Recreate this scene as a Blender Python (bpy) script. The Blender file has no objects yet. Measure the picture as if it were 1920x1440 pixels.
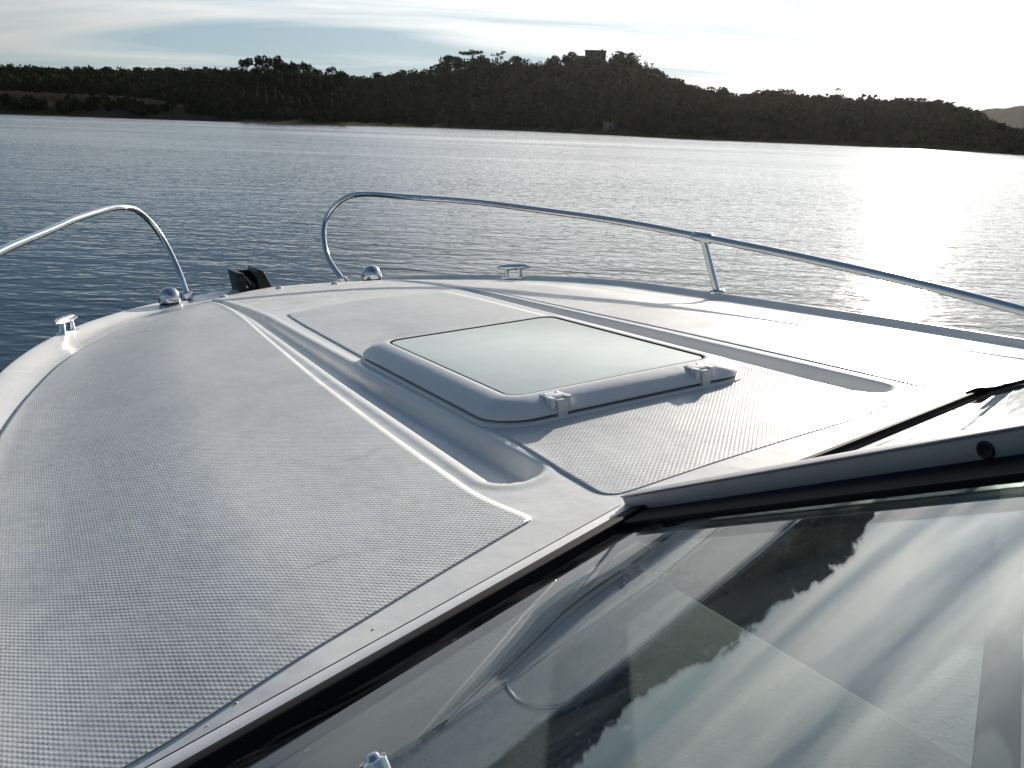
import bpy, bmesh, math, random
import numpy as np
from mathutils import Matrix, Vector

random.seed(7); rng = np.random.default_rng(7)
SC = bpy.context.scene
C = SC.collection
R = math.radians
K = 0.5                      # boat drawing unit in metres
CL = 2.0467                  # the camera stands this far to port of the centre line (boat units)
CAMZ = 1.65                  # metres over the water

# ------------------------------------------------------------------ helpers
def tag(o, label=None, cat=None, group=None, kind=None):
    if label: o['label'] = label
    if cat: o['category'] = cat
    if group: o['group'] = group
    if kind: o['kind'] = kind
    return o

def empty(name, loc=(0, 0, 0)):
    o = bpy.data.objects.new(name, None); C.objects.link(o); o.location = loc
    o.empty_display_size = 0.1
    return o

def mesh_np(name, verts, faces, mats, parent=None, smooth=True, midx=None):
    verts = np.asarray(verts, np.float32); faces = np.asarray(faces, np.int32)
    me = bpy.data.meshes.new(name)
    nv, nf, k = len(verts), len(faces), faces.shape[1]
    me.vertices.add(nv); me.vertices.foreach_set('co', verts.ravel())
    me.loops.add(nf * k); me.loops.foreach_set('vertex_index', faces.ravel())
    me.polygons.add(nf); me.polygons.foreach_set('loop_start', np.arange(nf, dtype=np.int32) * k)
    me.polygons.foreach_set('loop_total', np.full(nf, k, np.int32))
    me.polygons.foreach_set('use_smooth', np.full(nf, smooth, bool))
    for m in (mats if isinstance(mats, (list, tuple)) else [mats]): me.materials.append(m)
    if midx is not None: me.polygons.foreach_set('material_index', np.asarray(midx, np.int32))
    me.update(calc_edges=True); me.validate()
    o = bpy.data.objects.new(name, me); C.objects.link(o)
    if parent is not None: o.parent = parent
    return o

class MB:
    """collects verts / faces of one part"""
    def __init__(s): s.v = []; s.f = []; s.m = []
    def add(s, vs, fs, m=0):
        b = len(s.v); s.v += [tuple(v) for v in vs]
        for f in fs: s.f.append(tuple(i + b for i in f)); s.m.append(m)
    def box(s, c, e, ax=None, m=0):
        c = Vector(c); ax = ax or (Vector((1, 0, 0)), Vector((0, 1, 0)), Vector((0, 0, 1)))
        vs = [c + ax[0] * (e[0] * i) + ax[1] * (e[1] * j) + ax[2] * (e[2] * k) for i in (-1, 1) for j in (-1, 1) for k in (-1, 1)]
        s.add(vs, [(0, 1, 3, 2), (4, 6, 7, 5), (0, 4, 5, 1), (2, 3, 7, 6), (0, 2, 6, 4), (1, 5, 7, 3)], m)
    def tube(s, pts, r, n=14, m=0, cap=True):
        P = [Vector(p) for p in pts]; rr = r if isinstance(r, (list, tuple)) else [r] * len(P)
        t0 = (P[1] - P[0]).normalized(); a = t0.orthogonal().normalized(); rings = []
        for i, p in enumerate(P):
            t = (P[min(i + 1, len(P) - 1)] - P[max(i - 1, 0)]).normalized()
            a = (a - t * a.dot(t)).normalized(); b = t.cross(a)
            rings.append([p + (a * math.cos(2 * math.pi * j / n) + b * math.sin(2 * math.pi * j / n)) * rr[i] for j in range(n)])
        vs = [v for g in rings for v in g]
        fs = [(i * n + j, i * n + (j + 1) % n, (i + 1) * n + (j + 1) % n, (i + 1) * n + j) for i in range(len(P) - 1) for j in range(n)]
        if cap: fs += [tuple(range(n - 1, -1, -1)), tuple((len(P) - 1) * n + j for j in range(n))]
        s.add(vs, fs, m)
    def rings(s, rings, m=0, cap_last=True, cap_first=False):
        n = len(rings[0]); vs = [v for g in rings for v in g]
        fs = [(i * n + j, i * n + (j + 1) % n, (i + 1) * n + (j + 1) % n, (i + 1) * n + j) for i in range(len(rings) - 1) for j in range(n)]
        if cap_last: fs.append(tuple((len(rings) - 1) * n + j for j in range(n)))
        if cap_first: fs.append(tuple(range(n - 1, -1, -1)))
        s.add(vs, fs, m)
    def build(s, name, mats, parent=None, smooth=True, bevel=0, auto=35):
        me = bpy.data.meshes.new(name); me.from_pydata(s.v, [], s.f)
        for m in (mats if isinstance(mats, (list, tuple)) else [mats]): me.materials.append(m)
        me.polygons.foreach_set('material_index', s.m)
        bm = bmesh.new(); bm.from_mesh(me); bmesh.ops.recalc_face_normals(bm, faces=bm.faces)
        if bevel:
            es = [e for e in bm.edges if len(e.link_faces) == 2 and e.calc_face_angle(0) > R(30)]
            bmesh.ops.bevel(bm, geom=es, offset=bevel, segments=3, profile=0.5, affect='EDGES', clamp_overlap=True)
        for f in bm.faces: f.smooth = smooth
        for e in bm.edges:
            if len(e.link_faces) == 2 and e.calc_face_angle(0) > R(auto): e.smooth = False
        bm.to_mesh(me); bm.free(); me.update()
        o = bpy.data.objects.new(name, me); C.objects.link(o)
        if parent is not None: o.parent = parent
        return o

def catmull(pts, n=8):
    P = [np.array(p, float) for p in pts]; P = [2 * P[0] - P[1]] + P + [2 * P[-1] - P[-2]]; out = []
    for i in range(1, len(P) - 2):
        for j in range(n):
            t = j / n
            out.append(0.5 * (2 * P[i] + (P[i + 1] - P[i - 1]) * t + (2 * P[i - 1] - 5 * P[i] + 4 * P[i + 1] - P[i + 2]) * t * t + (3 * P[i] - P[i - 1] - 3 * P[i + 1] + P[i + 2]) * t ** 3))
    out.append(P[-2]); return out

# ------------------------------------------------------------------ materials
def mat(name):
    m = bpy.data.materials.new(name); m.use_nodes = True
    nt = m.node_tree; return m, nt, nt.nodes, nt.links, nt.nodes['Principled BSDF']
def N(nt, kind, **kw):
    n = nt.nodes.new(kind)
    for k, v in kw.items(): setattr(n, k, v)
    return n
def setin(n, **kw):
    for k, v in kw.items(): n.inputs[k.replace('_', ' ')].default_value = v
def math_n(nt, op, a, b=None):
    n = nt.nodes.new('ShaderNodeMath'); n.operation = op
    for i, x in enumerate((a, b)):
        if x is None: continue
        if isinstance(x, (int, float)): n.inputs[i].default_value = x
        else: nt.links.new(x, n.inputs[i])
    if op == 'MULTIPLY_ADD': n.inputs[2].default_value = 0.5
    return n.outputs[0]
def ramp(nt, fac, stops):
    r = nt.nodes.new('ShaderNodeValToRGB'); e = r.color_ramp.elements
    e[0].position, e[0].color = stops[0][0], (*stops[0][1], 1); e[1].position, e[1].color = stops[-1][0], (*stops[-1][1], 1)
    for p, c in stops[1:-1]:
        x = e.new(p); x.color = (*c, 1)
    nt.links.new(fac, r.inputs[0]); return r.outputs[0]
def noise(nt, vec, scale, detail=4, rough=0.5, dist=0.0):
    n = nt.nodes.new('ShaderNodeTexNoise'); n.inputs['Scale'].default_value = scale; n.inputs['Detail'].default_value = detail
    n.inputs['Roughness'].default_value = rough; n.inputs['Distortion'].default_value = dist
    if vec is not None: nt.links.new(vec, n.inputs['Vector'])
    return n.outputs[0]
def objco(nt): return nt.nodes.new('ShaderNodeTexCoord').outputs['Object']
def mapping(nt, vec, scale=(1, 1, 1), rot=(0, 0, 0), loc=(0, 0, 0)):
    m = nt.nodes.new('ShaderNodeMapping'); m.inputs['Scale'].default_value = scale; m.inputs['Rotation'].default_value = rot; m.inputs['Location'].default_value = loc
    nt.links.new(vec, m.inputs['Vector']); return m.outputs[0]

def simple(name, col, rough=0.4, metal=0.0, spec=0.5, mottled=0.0, mscale=8, bump=0.0, bscale=60):
    m, nt, ns, L, p = mat(name); co = objco(nt)
    setin(p, Roughness=rough, Metallic=metal)
    p.inputs['Specular IOR Level'].default_value = spec
    a = [max(0, c * (1 - mottled)) for c in col]; b = [min(1, c * (1 + mottled)) for c in col]
    L.new(ramp(nt, noise(nt, co, mscale, 5, 0.6), [(0.3, a), (0.7, b)]), p.inputs['Base Color'])
    if bump:
        bn = ns.new('ShaderNodeBump'); bn.inputs['Distance'].default_value = bump; L.new(noise(nt, co, bscale, 3), bn.inputs['Height']); L.new(bn.outputs[0], p.inputs['Normal'])
    return m

def gelcoat():
    m, nt, ns, L, p = mat('gelcoat'); co = objco(nt)
    L.new(ramp(nt, noise(nt, co, 3.5, 6, 0.65), [(0.3, (0.65, 0.65, 0.64)), (0.7, (0.73, 0.725, 0.705))]), p.inputs['Base Color'])
    L.new(ramp(nt, noise(nt, co, 9, 5, 0.7), [(0.35, (0.20,) * 3), (0.7, (0.30,) * 3)]), p.inputs['Roughness'])
    bn = ns.new('ShaderNodeBump'); bn.inputs['Distance'].default_value = 0.0015; L.new(noise(nt, co, 14, 3), bn.inputs['Height']); L.new(bn.outputs[0], p.inputs['Normal'])
    return m
def nonskid():
    m, nt, ns, L, p = mat('nonskid_gelcoat'); co = objco(nt)
    sep = ns.new('ShaderNodeSeparateXYZ'); L.new(co, sep.inputs[0])
    k = 2 * math.pi / 0.0069
    u = math_n(nt, 'SINE', math_n(nt, 'MULTIPLY', math_n(nt, 'ADD', sep.outputs[0], sep.outputs[1]), k / 1.414))
    v = math_n(nt, 'SINE', math_n(nt, 'MULTIPLY', math_n(nt, 'SUBTRACT', sep.outputs[0], sep.outputs[1]), k / 1.414))
    h = math_n(nt, 'MULTIPLY', math_n(nt, 'MULTIPLY_ADD', u, 0.5), math_n(nt, 'MULTIPLY_ADD', v, 0.5))
    wear = noise(nt, co, 2.2, 7, 0.7, 0.4)
    fine = noise(nt, co, 30, 4, 0.6)
    L.new(ramp(nt, math_n(nt, 'ADD', math_n(nt, 'MULTIPLY', wear, 0.8), math_n(nt, 'MULTIPLY', fine, 0.2)), [(0.28, (0.42, 0.43, 0.43)), (0.5, (0.55, 0.555, 0.55)), (0.72, (0.61, 0.61, 0.60))]), p.inputs['Base Color'])
    cb = p.inputs['Base Color'].links[0].from_socket; mu_ = ns.new('ShaderNodeMixRGB'); mu_.blend_type = 'MULTIPLY'; mu_.inputs[0].default_value = 1.0
    L.new(cb, mu_.inputs[1]); st1 = ramp(nt, noise(nt, mapping(nt, co, (1, 0.6, 1)), 2.6, 8, 0.72, 1.6), [(0.40, (0.91, 0.915, 0.915)), (0.52, (1, 1, 1))])
    st2 = ramp(nt, noise(nt, mapping(nt, co, (5, 22, 5), (0, 0, R(35))), 1.0, 4, 0.6, 0.8), [(0.26, (0.72, 0.72, 0.72)), (0.33, (1, 1, 1))])
    mv = ns.new('ShaderNodeMixRGB'); mv.blend_type = 'MULTIPLY'; mv.inputs[0].default_value = 1.0; L.new(st1, mv.inputs[1]); L.new(st2, mv.inputs[2]); L.new(mv.outputs[0], mu_.inputs[2]); L.new(mu_.outputs[0], p.inputs['Base Color'])
    L.new(ramp(nt, noise(nt, co, 5, 5, 0.6), [(0.3, (0.27,) * 3), (0.7, (0.40,) * 3)]), p.inputs['Roughness'])
    h = math_n(nt, 'MULTIPLY', h, ramp(nt, noise(nt, co, 3.1, 5, 0.65, 0.6), [(0.34, (0.45,) * 3), (0.6, (1.0,) * 3)]))
    bn = ns.new('ShaderNodeBump'); bn.inputs['Distance'].default_value = 0.00048; L.new(h, bn.inputs['Height'])
    b2 = ns.new('ShaderNodeBump'); b2.inputs['Distance'].default_value = 0.001; L.new(fine, b2.inputs['Height']); L.new(b2.outputs[0], bn.inputs['Normal'])
    L.new(bn.outputs[0], p.inputs['Normal'])
    return m
def pane_glass(name, tint):
    m, nt, ns, L, p = mat(name); ns.remove(p)
    geo = ns.new('ShaderNodeNewGeometry'); dot = ns.new('ShaderNodeVectorMath'); dot.operation = 'DOT_PRODUCT'
    L.new(geo.outputs['Normal'], dot.inputs[0]); L.new(geo.outputs['Incoming'], dot.inputs[1])
    c = math_n(nt, 'ABSOLUTE', dot.outputs['Value'])
    fr = math_n(nt, 'ADD', math_n(nt, 'MULTIPLY', math_n(nt, 'POWER', math_n(nt, 'SUBTRACT', 1.0, c), 5.0), 0.957), 0.043)
    tr = ns.new('ShaderNodeBsdfTransparent'); tr.inputs[0].default_value = (*tint, 1)
    gl = ns.new('ShaderNodeBsdfGlossy'); gl.inputs['Roughness'].default_value = 0.012; gl.inputs[0].default_value = (1, 1, 1, 1)
    mx = ns.new('ShaderNodeMixShader'); L.new(fr, mx.inputs[0]); L.new(tr.outputs[0], mx.inputs[1]); L.new(gl.outputs[0], mx.inputs[2])
    # dried salt and smears: a little dull white over the clear glass
    co = objco(nt); sm = ramp(nt, noise(nt, mapping(nt, co, (3, 9, 3)), 1.6, 6, 0.7, 1.2), [(0.45, (0.0,) * 3), (0.75, (0.035,) * 3)])
    sp = ramp(nt, noise(nt, co, 95, 2, 0.5), [(0.70, (0.0,) * 3), (0.78, (0.10,) * 3)])
    L.new(math_n(nt, 'ADD', 0.010, math_n(nt, 'MULTIPLY', sm, 0.7)), gl.inputs['Roughness'])
    df = ns.new('ShaderNodeBsdfDiffuse'); df.inputs[0].default_value = (0.75, 0.76, 0.76, 1)
    m2 = ns.new('ShaderNodeMixShader'); L.new(math_n(nt, 'ADD', sm, sp), m2.inputs[0]); L.new(mx.outputs[0], m2.inputs[1]); L.new(df.outputs[0], m2.inputs[2])
    L.new(m2.outputs[0], ns['Material Output'].inputs['Surface'])
    return m
def water_mat():
    m, nt, ns, L, p = mat('lake_water'); co = objco(nt)
    setin(p, IOR=1.5, Roughness=0.08); p.inputs['Base Color'].default_value = (0.018, 0.028, 0.034, 1)
    # wind patches make some stretches calmer
    gust = ramp(nt, noise(nt, mapping(nt, co, (0.012, 0.05, 1)), 1.0, 4, 0.6, 0.6), [(0.32, (0.45,) * 3), (0.68, (1.2,) * 3)])
    def height(off):
        v = ns.new('ShaderNodeVectorMath'); v.operation = 'ADD'; L.new(co, v.inputs[0]); v.inputs[1].default_value = off; c = v.outputs[0]
        h1 = noise(nt, mapping(nt, c, (0.50, 1.15, 1), (0, 0, R(-12))), 1.0, 2, 0.5, 0.3)
        h2 = noise(nt, mapping(nt, c, (1.6, 3.2, 1), (0, 0, R(10))), 1.3, 2, 0.5, 0.4)
        h3 = noise(nt, mapping(nt, c, (5.0, 8.0, 1), (0, 0, R(25))), 1.4, 1, 0.5)
        return math_n(nt, 'ADD', math_n(nt, 'MULTIPLY', h1, WV[0]), math_n(nt, 'ADD', math_n(nt, 'MULTIPLY', h2, WV[1]), math_n(nt, 'MULTIPLY', h3, WV[2])))
    e = 0.03; h0, hx, hy = height((0, 0, 0)), height((e, 0, 0)), height((0, e, 0))
    cmb = ns.new('ShaderNodeCombineXYZ'); cmb.inputs[2].default_value = 1.0
    for i, hh in ((0, hx), (1, hy)):
        sl_ = math_n(nt, 'MULTIPLY', math_n(nt, 'MULTIPLY', math_n(nt, 'SUBTRACT', h0, hh), 1 / e), gust)
        L.new(math_n(nt, 'SUBTRACT', sl_, WTILT) if i else sl_, cmb.inputs[i])
    nm = ns.new('ShaderNodeVectorMath'); nm.operation = 'NORMALIZE'; L.new(cmb.outputs[0], nm.inputs[0]); L.new(nm.outputs[0], p.inputs['Normal'])
    return m
WV = (0.040, 0.029, 0.012); WTILT = 0.078      # the ripple faces turned to the shore hide behind those turned to the boat
def land_mat():
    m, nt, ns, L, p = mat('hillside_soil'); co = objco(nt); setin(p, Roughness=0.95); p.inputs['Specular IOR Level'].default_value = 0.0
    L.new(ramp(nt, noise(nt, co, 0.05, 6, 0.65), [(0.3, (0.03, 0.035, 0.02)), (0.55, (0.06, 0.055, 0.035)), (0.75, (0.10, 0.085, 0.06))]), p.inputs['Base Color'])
    return m
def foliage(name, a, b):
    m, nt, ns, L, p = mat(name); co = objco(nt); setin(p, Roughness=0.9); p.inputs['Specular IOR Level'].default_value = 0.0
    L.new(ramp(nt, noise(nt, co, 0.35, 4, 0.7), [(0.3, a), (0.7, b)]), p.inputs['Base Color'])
    return m

M = {}
M['gel'] = gelcoat(); M['skid'] = nonskid()
M['plastic'] = simple('white_plastic', (0.62, 0.63, 0.64), 0.35, mottled=0.05, bump=0.0004, bscale=40)
M['acrylic'] = simple('frosted_acrylic', (0.56, 0.62, 0.59), 0.26, mottled=0.10, mscale=5, bump=0.0005, bscale=9)
M['chrome'] = simple('polished_steel', (0.62, 0.63, 0.65), 0.09, 1.0, mottled=0.06, mscale=30)
M['alu'] = simple('anodised_aluminium', (0.26, 0.275, 0.30), 0.45, 0.2, mottled=0.08, mscale=20)
M['greytube'] = simple('grey_powder_coat', (0.10, 0.105, 0.11), 0.85, spec=0.0, mottled=0.1)
M['drop'] = simple('clear_drop', (0.62, 0.63, 0.64), 0.03, spec=0.6)
M['trim'] = simple('silver_trim', (0.55, 0.56, 0.57), 0.28, 0.9, mottled=0.05, mscale=20)
M['rubber'] = simple('black_rubber', (0.005, 0.005, 0.006), 0.7, spec=0.08, mottled=0.2, mscale=30)
M['black'] = simple('black_steel', (0.012, 0.012, 0.013), 0.4, spec=0.3, mottled=0.2, mscale=20)
M['dash'] = simple('dark_dash_vinyl', (0.085, 0.09, 0.095), 0.8, spec=0.08, mottled=0.25, mscale=6, bump=0.0006, bscale=200)
M['liner'] = simple('pale_cabin_liner', (0.28, 0.285, 0.29), 0.9, spec=0.05, mottled=0.1, mscale=5, bump=0.001, bscale=160)
M['glass'] = pane_glass('windscreen_glass', (0.90, 0.95, 0.94))
M['hull'] = simple('hull_gelcoat', (0.7, 0.7, 0.7), 0.25, mottled=0.04)
M['lens'] = simple('dark_lens', (0.01, 0.012, 0.03), 0.1, mottled=0.2)
M['water'] = water_mat(); M['land'] = land_mat()
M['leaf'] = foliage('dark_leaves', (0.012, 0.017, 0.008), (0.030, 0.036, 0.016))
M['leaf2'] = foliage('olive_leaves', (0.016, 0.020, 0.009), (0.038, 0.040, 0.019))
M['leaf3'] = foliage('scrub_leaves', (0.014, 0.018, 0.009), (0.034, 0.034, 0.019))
M['reed'] = foliage('dry_reeds', (0.12, 0.09, 0.06), (0.22, 0.17, 0.12))
M['bark'] = simple('bark', (0.05, 0.04, 0.03), 0.9, spec=0.1, mottled=0.4, mscale=2)
M['stone'] = simple('old_stone', (0.10, 0.088, 0.08), 0.9, spec=0.1, mottled=0.25, mscale=0.6)
M['tile'] = simple('roof_tiles', (0.09, 0.06, 0.05), 0.85, spec=0.1, mottled=0.3, mscale=1.2)
M['pale'] = simple('whitewash', (0.20, 0.19, 0.18), 0.8, spec=0.1, mottled=0.12, mscale=1)
M['wood'] = simple('dark_wood', (0.07, 0.05, 0.04), 0.8, spec=0.1, mottled=0.3, mscale=1)
M['rock'] = simple('shore_rock', (0.16, 0.14, 0.12), 0.9, spec=0.1, mottled=0.35, mscale=0.8)

# ------------------------------------------------------------------ camera
cam = bpy.data.cameras.new('camera'); co = bpy.data.objects.new('camera', cam); C.objects.link(co)
cam.sensor_width = 36; cam.lens = 36 * 1672 / 1920; cam.clip_start = 0.02; cam.clip_end = 20000
WM = Matrix(((0.99935, -0.03598, 0.0), (0.00998, 0.27718, -0.96077), (0.03457, 0.96014, 0.27736))).to_4x4()
co.matrix_world = Matrix.Translation((0, 0, CAMZ)) @ WM.normalized() if hasattr(WM, 'normalized') else Matrix.Translation((0, 0, CAMZ)) @ WM
SC.camera = co

# ------------------------------------------------------------------ the boat's own axes: x starboard, y forward, z up; drawn in units of K
BS = Vector((0.87305, 0.48308, 0.06646)); BF = Vector((-0.47937, 0.87523, -0.06467)); BU = BS.cross(BF).normalized()
BF = BU.cross(BS).normalized(); BS.normalize()
o0 = Vector((0, 0, CAMZ)) + (BS * CL - BU) * K
boat = empty('motorboat')
boat.matrix_world = Matrix(((BS.x, BF.x, BU.x, o0.x), (BS.y, BF.y, BU.y, o0.y), (BS.z, BF.z, BU.z, o0.z), (0, 0, 0, 1)))
tag(boat, 'white motorboat seen over its bow, with steel bow rails, deck hatch and raked windscreen', 'motorboat')
def u(p): return (p[0] * K, p[1] * K, p[2] * K)

BB, LL, PP, RR_ = 2.7068, 9.7641, 3.1713, 0.5213
def zs(x, y):
    return -0.0234 * (x * x - .74) - 0.2 * np.maximum(0, (y - 6.0) / 3) ** 1.4684
def ob(y):
    y = np.asarray(y, float); return np.where(y > 0, BB * np.maximum(0, 1 - (np.maximum(y, 0) / LL) ** PP) ** RR_, BB)
def sstep(a, b, x):
    t = np.clip((x - a) / (b - a), 0, 1); return t * t * (3 - 2 * t)
def edge_dist(x, y):
    h = 0.03; s = (ob(np.minimum(y + h, LL - 1e-3)) - ob(np.minimum(y, LL - 1e-3) - h)) / (2 * h)
    return (ob(y) - np.abs(x)) / np.sqrt(1 + s * s)
def groove(x, y):
    ax = np.abs(x); y0, y1 = 2.42, 8.0
    c = 0.815 - 0.012 * np.clip(y - 4, 0, 9); hw = 0.108 - 0.0155 * np.clip(y - 2.4, 0, 5.2); hw = np.maximum(hw, 0.028)
    e = np.where(y < y0, np.hypot(ax - c, y - y0), np.where(y > y1, np.hypot(ax - c, y - y1), np.abs(ax - c)))
    outer_w = np.where(ax > c, hw * 0.75, np.minimum(0.04, hw * .5)); outer_w = np.where((x > 0) | (y < y0), np.minimum(0.05, hw), outer_w)
    t = sstep(0.0, 1.0, (hw - e) / outer_w)
    return -np.minimum(0.066, hw * 0.75) * t + 0.004 * np.exp(-((e - hw - 0.02) / 0.022) ** 2)
def deck_z(x, y):
    d = edge_dist(x, y)
    wst = sstep(-0.4, 0.6, x); lip = -0.05 * ((1 - wst) * sstep(0.0, 0.32, d) + wst * sstep(0.02, 0.13, d)) * (1 - sstep(0.4, 1.1, d)) - 0.05 * (1 - sstep(0.0, 0.04, d)) ** 2
    return zs(x, y) + lip + groove(x, y)

# windscreen base corner points and directions (boat units)
B0 = np.array([-0.70364, 1.89412, 0.0054]); B1 = np.array([-1.9587, 1.5654, -0.0732]); C1 = np.array([0.95619, 2.07545, 0.003]); BC = np.array([-0.70, 1.80, 0.016]); D1 = np.array([2.15, 1.78, -0.08])
e1 = (B0 - B1) / np.linalg.norm(B0 - B1)
n1 = np.array([-0.16023, 0.39557, 0.90435]); n1 -= e1 * (n1 @ e1); n1 /= np.linalg.norm(n1)
up1 = np.cross(n1, e1); up1 *= np.sign(up1[2])
mdir = up1 * 1.153 - e1 * 0.257; mdir /= np.linalg.norm(mdir)
e2 = (C1 - BC) / np.linalg.norm(C1 - BC); n2 = np.cross(e2, mdir); n2 *= np.sign(n2[2]); n2 /= np.linalg.norm(n2)
up2 = np.cross(n2, e2); up2 *= np.sign(up2[2])
m2dir = up2 * 1.153 + e2 * 0.20; m2dir /= np.linalg.norm(m2dir)
e3 = (D1 - C1) / np.linalg.norm(D1 - C1); n3 = np.cross(e3, m2dir); n3 *= np.sign(n3[2]); n3 /= np.linalg.norm(n3)
up3 = np.cross(n3, e3); up3 *= np.sign(up3[2])
def base_y(x):
    return np.interp(x, [B1[0] - 0.25, B1[0], B0[0], BC[0] + 0.01, C1[0], D1[0]], [B1[1] - 0.35, B1[1], B0[1], BC[1], C1[1], D1[1]])

# ---- deck
ys = np.concatenate([np.arange(-3.0, 1.2, 0.05), np.arange(1.2, 9.0, 0.016), 9.0 + (LL - 9.0) * np.sin(np.linspace(0, 1, 60) * math.pi / 2)])
uh = np.concatenate([np.arange(0, 0.2, 0.006), np.arange(0.2, 0.45, 0.0022), np.arange(0.45, 0.9, 0.006), 0.9 + 0.1 * np.linspace(0, 1, 36)]); us = np.concatenate([-uh[:0:-1], uh])
yy, uu = np.meshgrid(ys, us, indexing='ij'); xx = uu * ob(yy); zz = deck_z(xx, yy)
V = np.stack([xx, yy, zz], -1).reshape(-1, 3) * K
nr, nc = xx.shape
a = (np.arange(nr - 1)[:, None] * nc + np.arange(nc - 1)[None]).ravel()
F = np.stack([a, a + 1, a + nc + 1, a + nc], 1)
cx = xx.ravel()[F].mean(1); cy = yy.ravel()[F].mean(1)
keep = (cy > base_y(cx) - 0.02) | (cx < B1[0] - 0.2) | (cx > D1[0] + 0.1)
deck = mesh_np('deck', V, F[keep], M['gel'], boat)

# ---- hull side
hy = np.concatenate([np.linspace(-4, 8.8, 60), 8.8 + (LL - 8.8) * np.sin(np.linspace(0, 1, 40)[1:] * math.pi / 2)])
hb = ob(hy); outl = np.concatenate([np.stack([-hb, hy], 1), np.stack([hb, hy], 1)[::-1][1:]])
rows = []
for d, ins in ((0, 0), (0.03, -0.012), (0.10, -0.02), (0.16, 0.0), (0.5, 0.05), (1.3, 0.22), (2.6, 0.6)):
    f = 1 - ins / 2.7
    rows.append(np.stack([outl[:, 0] * f, outl[:, 1] * (1 - ins / 5.5 if ins > 0 else f), zs(outl[:, 0], outl[:, 1]) - 0.05 - d], 1))
H = np.stack(rows); nr, nc = H.shape[:2]; a = (np.arange(nr - 1)[:, None] * nc + np.arange(nc - 1)[None]).ravel()
mesh_np('hull', H.reshape(-1, 3) * K, np.stack([a, a + nc, a + nc + 1, a + 1], 1), M['hull'], boat)

# ---- raised non-skid panels
def rounded(poly, rad, seg=8):
    out = []; n = len(poly); rad = rad if isinstance(rad, (list, tuple)) else [rad] * n
    for i in range(n):
        p0, p, p1 = (np.array(poly[j % n], float) for j in (i - 1, i, i + 1)); r = rad[i]
        if r <= 0: out.append(p); continue
        d0 = (p0 - p) / np.linalg.norm(p0 - p); d1 = (p1 - p) / np.linalg.norm(p1 - p)
        r = min(r, 0.45 * np.linalg.norm(p0 - p), 0.45 * np.linalg.norm(p1 - p)); q0 = p + d0 * r; q1 = p + d1 * r
        for t in np.linspace(0, 1, seg): out.append((1 - t) ** 2 * q0 + 2 * t * (1 - t) * p + t * t * q1)
    return np.array(out)
def panel(poly, dz=0.0035):
    poly = np.asarray(poly); y0, y1 = poly[:, 1].min() + 1e-3, poly[:, 1].max() - 1e-3
    rows = np.unique(np.concatenate([np.arange(y0, y1, 0.03), np.clip(poly[:, 1], y0, y1), [y1]])); rows = rows[np.concatenate([[True], np.diff(rows) > 1e-4])]
    nx = 60; G = []
    for y in rows:
        xs = []
        for i in range(len(poly)):
            (xa, ya), (xb, yb) = poly[i], poly[(i + 1) % len(poly)]
            if (ya <= y) != (yb <= y): xs.append(xa + (xb - xa) * (y - ya) / (yb - ya))
        xs.sort(); xl, xr = xs[0], xs[-1]
        x = xl + (xr - xl) * np.linspace(0, 1, nx)
        z = deck_z(x, np.full(nx, y)) + dz
        row = np.stack([np.concatenate([[xl], x, [xr]]), np.full(nx + 2, y), np.concatenate([[z[0] - dz * 1.6], z, [z[-1] - dz * 1.6]])], 1); G.append(row)
    first = G[0].copy(); first[:, 1] -= 1e-3; first[:, 2] = G[0][:, 2] - dz * 1.6; last = G[-1].copy(); last[:, 1] += 1e-3; last[:, 2] -= dz * 1.6
    G = np.stack([first] + G + [last]); nr, nc = G.shape[:2]; a = (np.arange(nr - 1)[:, None] * nc + np.arange(nc - 1)[None]).ravel()
    return mesh_np('nonskid_panel', G.reshape(-1, 3) * K, np.stack([a, a + 1, a + nc + 1, a + nc], 1), M['skid'], boat)
outer = [(2.42, 1.70), (2.47, 2.6), (2.44, 3.6), (2.38, 4.4), (2.26, 5.2), (2.09, 5.95), (1.86, 6.65), (1.58, 7.25), (1.30, 7.62), (1.0, 7.82), (0.86, 7.86)]
inner = [(0.80, 7.5), (0.90, 5.5), (0.965, 4.0), (0.985, 3.0), (0.985, 2.30), (0.935, 2.05)]
port = [(-x, y) for x, y in outer] + [(-x, y) for x, y in inner] + [(-1.64, 1.79), (-2.02, 1.69)]
panel(rounded(port, [0.12, 0.3, 0.3, 0.3, 0.3, 0.3, 0.3, 0.3, 0.2, 0.1, 0.06, 0.2, 0.3, 0.3, 0.2, 0.1, 0.03, 0.2, 0.2]))
star = outer + inner[:-1] + [(1.04, 2.24), (1.9, 2.02)]
panel(dz=0.002, poly=rounded(star, [0.12, 0.3, 0.3, 0.3, 0.3, 0.3, 0.3, 0.3, 0.2, 0.1, 0.06, 0.2, 0.3, 0.3, 0.12, 0.12, 0.2, 0.2]))
cen = [(-0.70, 2.30), (-0.705, 2.03), (0.45, 2.12), (0.74, 2.20), (0.69, 2.6), (0.66, 4.0), (0.64, 5.6), (0.60, 6.10), (0.0, 6.22), (-0.62, 6.02), (-0.64, 5.6), (-0.66, 4.0), (-0.67, 2.75)]
panel(dz=0.0025, poly=rounded(cen, [0.05, 0.10, 0.1, 0.1, 0.2, 0.3, 0.2, 0.06, 0.3, 0.05, 0.2, 0.3, 0.2]))

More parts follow.
